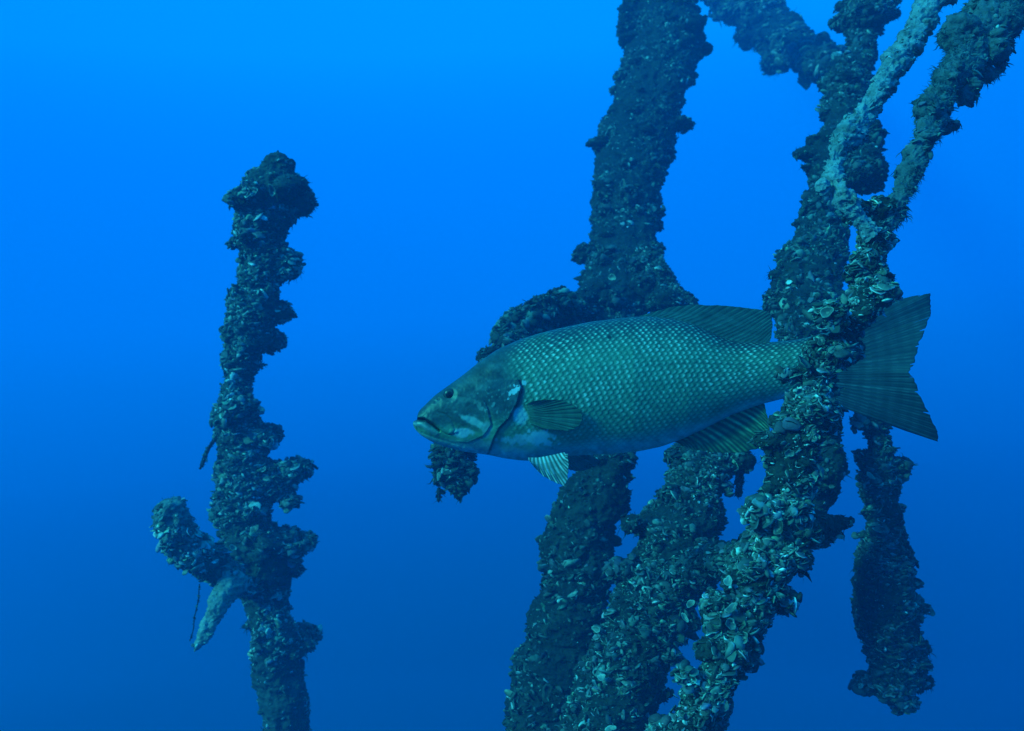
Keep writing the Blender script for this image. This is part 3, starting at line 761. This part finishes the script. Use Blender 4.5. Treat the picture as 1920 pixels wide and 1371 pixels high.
# fins: a membrane with raised rays, real thickness, ragged tips
def fin(name, base, tip, nray, Yf, col_ray, col_mem, ns=None, nt_=40, rag=3.0, slits=(), corr=0.9, bow=0.0, seed=0, edge_dark=0.3, label=None, paired=False):
    g = np.random.default_rng(900 + seed)
    ns = ns or nray * 8
    def res(line):
        line = np.array(line, float)
        l = np.concatenate([[0], np.cumsum(np.hypot(*np.diff(line, axis=0).T))]); l /= l[-1]
        return l, line
    s = np.linspace(0, 1, ns)
    if paired:
        res = lambda line: (np.linspace(0, 1, len(line)), np.array(line, float))
    l, ln = res(base); b = np.stack([np.interp(s, l, ln[:, k]) for k in (0, 1)], 1)
    l, ln = res(tip); tp = np.stack([np.interp(s, l, ln[:, k]) for k in (0, 1)], 1)
    rayph = s * nray
    rv = g.normal(size=nray + 2)
    ragv = np.interp(rayph, np.arange(nray + 2), rv) * rag + (np.abs(((rayph % 1) - 0.5) * 2)) * rag * 0.8
    d = tp - b; dl_ = np.hypot(d[:, 0], d[:, 1])[:, None]
    tp = tp - d / np.maximum(dl_, 1) * np.minimum(np.abs(ragv)[:, None], dl_ * 0.5)
    tv = np.linspace(0, 1, nt_)
    full = tv[None, :] * np.ones(ns)[:, None]
    for s0, w, depth in slits:
        cut = np.clip(1 - np.abs(s - s0) / w, 0, 1)
        full = full * (1 - depth * np.maximum(cut, 0) ** 0.6)[:, None]
    q = b[:, None] + (tp - b)[:, None] * full[..., None]
    if bow:
        nrm = np.stack([-d[:, 1], d[:, 0]], 1) / np.maximum(dl_, 1)
        q = q + (nrm * bow)[:, None] * (np.sin(np.pi * full) * 1.0)[..., None]
    # rays split in two toward the tip
    ph1 = np.abs(np.cos(np.pi * rayph))[:, None] ** 3
    ph2 = np.abs(np.cos(2 * np.pi * rayph))[:, None] ** 3
    ray = ph1 * (1 - sstep(0.45, 0.8, full)) + ph2 * sstep(0.45, 0.8, full) * 0.8
    seg = 0.85 + 0.15 * np.sign(np.sin(full * dl_ / 4.0))
    Y = Yf(q[..., 0], q[..., 1], s[:, None], full)
    m = 1.2 / F
    wave = corr * np.sin(2 * np.pi * rayph)[:, None] * full * 0.9
    th = (0.65 + 0.45 * ray) * (1.25 - 0.85 * full)
    front = P(q[..., 0], q[..., 1], Y); back = front.copy()
    front[..., 1] += (wave - th) * m; back[..., 1] += (wave + th) * m
    var = np.exp(np.interp(rayph, np.arange(nray + 2), g.normal(size=nray + 2) * 0.30))[:, None]
    blo = 1 + 0.3 * fbm(np.stack([q[..., 0] / 26, q[..., 1] / 26, 0 * q[..., 0]], -1), 3, 60 + seed)
    c = np.array(col_mem)[None, None] * (1 - ray[..., None]) + np.array(col_ray)[None, None] * (ray * seg * var)[..., None]
    c = c * blo[..., None] * (1 - edge_dark * full[..., None] ** 2)
    V = np.concatenate([front.reshape(-1, 3), back.reshape(-1, 3)])
    i = np.arange(ns * nt_).reshape(ns, nt_); k = ns * nt_
    q1 = np.stack([i[:-1, :-1], i[:-1, 1:], i[1:, 1:], i[1:, :-1]], -1).reshape(-1, 4)
    bd = np.concatenate([i[0, :], i[1:, -1], i[-1, -2::-1], i[-2:0:-1, 0]])
    bn = np.roll(bd, -1)
    q3 = np.stack([bd, bd + k, bn + k, bn], 1)
    o = mesh_obj(name, V - floc, np.concatenate([q1, q1[:, ::-1] + k, q3]), None, M_FIN, fish, np.clip(np.concatenate([c.reshape(-1, 3)] * 2), 0.004, 0.8))
    if label:
        o['label'] = label
    return o

def flankY(px, py, out):
    """depth of the near flank under a pixel, minus out px"""
    w = np.interp(px, xs, Wd); c_ = np.interp(px, xs, cy); h_ = np.interp(px, xs, hh)
    k = np.clip(1 - ((py - c_) / h_) ** 2, 0.0, 1) ** (pexp / 2)
    y0 = np.interp(px, xs, Yc)
    return y0 - (w * k + out) * y0 / F

DK_R, DK_M = (0.105, 0.155, 0.15), (0.045, 0.074, 0.088)
mid = lambda x, y, s, f: yc(x) + 0.0 * f
# tail: upper and lower lobes in one fan
fin('caudal_fin',
    [(1540, 628), (1541, 636), (1543, 644), (1545, 652), (1546, 660), (1547, 667), (1548, 676), (1548, 684), (1548, 691), (1548, 698), (1547, 706), (1546, 714), (1545, 722), (1544, 730), (1543, 738), (1542, 746), (1541, 750)],
    [(1680, 563), (1712, 555), (1746, 549), (1746, 572), (1745, 593), (1743, 596), (1733, 624), (1722, 652), (1716, 683), (1704, 697), (1713, 708), (1722, 730), (1733, 757), (1748, 786),
     (1758, 810), (1760, 829), (1700, 809)],
    34, lambda x, y, s, f: yc(np.minimum(x, 1760)) + 0.025 * f ** 2 * np.cos(s * 5), DK_R, DK_M, ns=460, nt_=70, rag=1.7,
    slits=((0.281, 0.006, 0.20), (0.10, 0.004, 0.05), (0.36, 0.004, 0.07), (0.43, 0.004, 0.05), (0.50, 0.004, 0.06), (0.79, 0.004, 0.07), (0.70, 0.004, 0.04), (0.62, 0.004, 0.05)), corr=0.45, seed=1, edge_dark=0.2, paired=True)
fin('dorsal_fin',
    [(1180, 598), (1215, 597), (1245, 600), (1275, 605), (1305, 616), (1330, 628), (1352, 638), (1380, 644), (1410, 647), (1432, 646)],
    [(1204, 591), (1261, 575), (1307, 571), (1345, 572), (1390, 576), (1430, 581), (1445, 588), (1449, 604), (1448, 620), (1446, 636)],
    24, mid, (0.18, 0.30, 0.22), (0.09, 0.165, 0.15), ns=300, nt_=44, rag=1.2, corr=0.4, bow=3, seed=2, edge_dark=0.25, paired=True)
fin('anal_fin',
    [(1256, 830), (1277, 819), (1300, 808), (1325, 796), (1350, 782), (1378, 769), (1402, 761), (1424, 753)],
    [(1280, 837), (1308, 844), (1353, 850), (1400, 848), (1436, 837), (1443, 815), (1444, 790), (1436, 766)],
    15, lambda x, y, s, f: yc(x) - 0.012 * f, (0.25, 0.42, 0.19), (0.040, 0.085, 0.050), ns=240, nt_=48, rag=1.5, corr=1.2, bow=-4, seed=3, edge_dark=0.3, paired=True)
fin('pectoral_fin',
    [(983, 760), (987, 768), (991, 780), (994, 793)],
    [(1000, 752), (1030, 748), (1054, 750), (1077, 757), (1092, 770), (1094, 788), (1085, 803), (1064, 809), (1040, 807), (1018, 803)],
    18, lambda x, y, s, f: flankY(x, y, 2 + 11 * f), (0.190, 0.320, 0.180), (0.120, 0.215, 0.125), ns=240, nt_=44, rag=3.0, corr=0.5, bow=0, seed=4, edge_dark=0.1)
fin('pelvic_fin',
    [(991, 858), (1010, 858), (1036, 853), (1058, 848)],
    [(996, 868), (1004, 880), (1018, 893), (1040, 905), (1058, 912), (1064, 902), (1067, 888), (1067, 868), (1065, 851)],
    10, lambda x, y, s, f: yc(x) - 0.030 - 0.030 * s - 0.022 * f, (0.80, 0.80, 0.80), (0.06, 0.13, 0.12), ns=160, nt_=36, rag=1.5, corr=1.6, bow=2, seed=5, edge_dark=0.0,
    label='bright pale ribbed pelvic fin on the near side')
fin('pelvic_fin',
    [(1040, 852), (1060, 851), (1090, 849)],
    [(1058, 876), (1072, 884), (1096, 883), (1116, 875), (1126, 864), (1114, 856)],
    10, lambda x, y, s, f: yc(x) + 0.022 + 0.022 * f, (0.30, 0.42, 0.36), (0.20, 0.30, 0.26), ns=120, nt_=30, rag=1.5, corr=1.2, seed=6,
    label='dark pelvic fin on the far side')

# ------------------------------------------------------------------ the water's haze
hz = bpy.data.meshes.new('haze')
x0, x1, y0, y1, z0, z1 = -7.0, 7.0, -1.5, 9.5, -3.4, 4.2
vs = [(x, y, z) for x in (x0, x1) for y in (y0, y1) for z in (z0, z1)]
hz.from_pydata(vs, [], [(0, 1, 3, 2), (4, 6, 7, 5), (0, 4, 5, 1), (2, 3, 7, 6), (0, 2, 6, 4), (1, 5, 7, 3)])
hm = bpy.data.materials.new('haze'); hm.use_nodes = True
ht = hm.node_tree; ht.nodes.clear()
pv = ht.nodes.new('ShaderNodeVolumePrincipled')
pv.inputs['Color'].default_value = (0.0, 0.36, 0.96, 1)
pv.inputs['Density'].default_value = 0.066
pv.inputs['Anisotropy'].default_value = 0.0
ho = ht.nodes.new('ShaderNodeOutputMaterial')
ht.links.new(pv.outputs['Volume'], ho.inputs['Volume'])
hz.materials.append(hm)
haze = bpy.data.objects.new('haze', hz)
haze['kind'] = 'stuff'
COL.objects.link(haze)
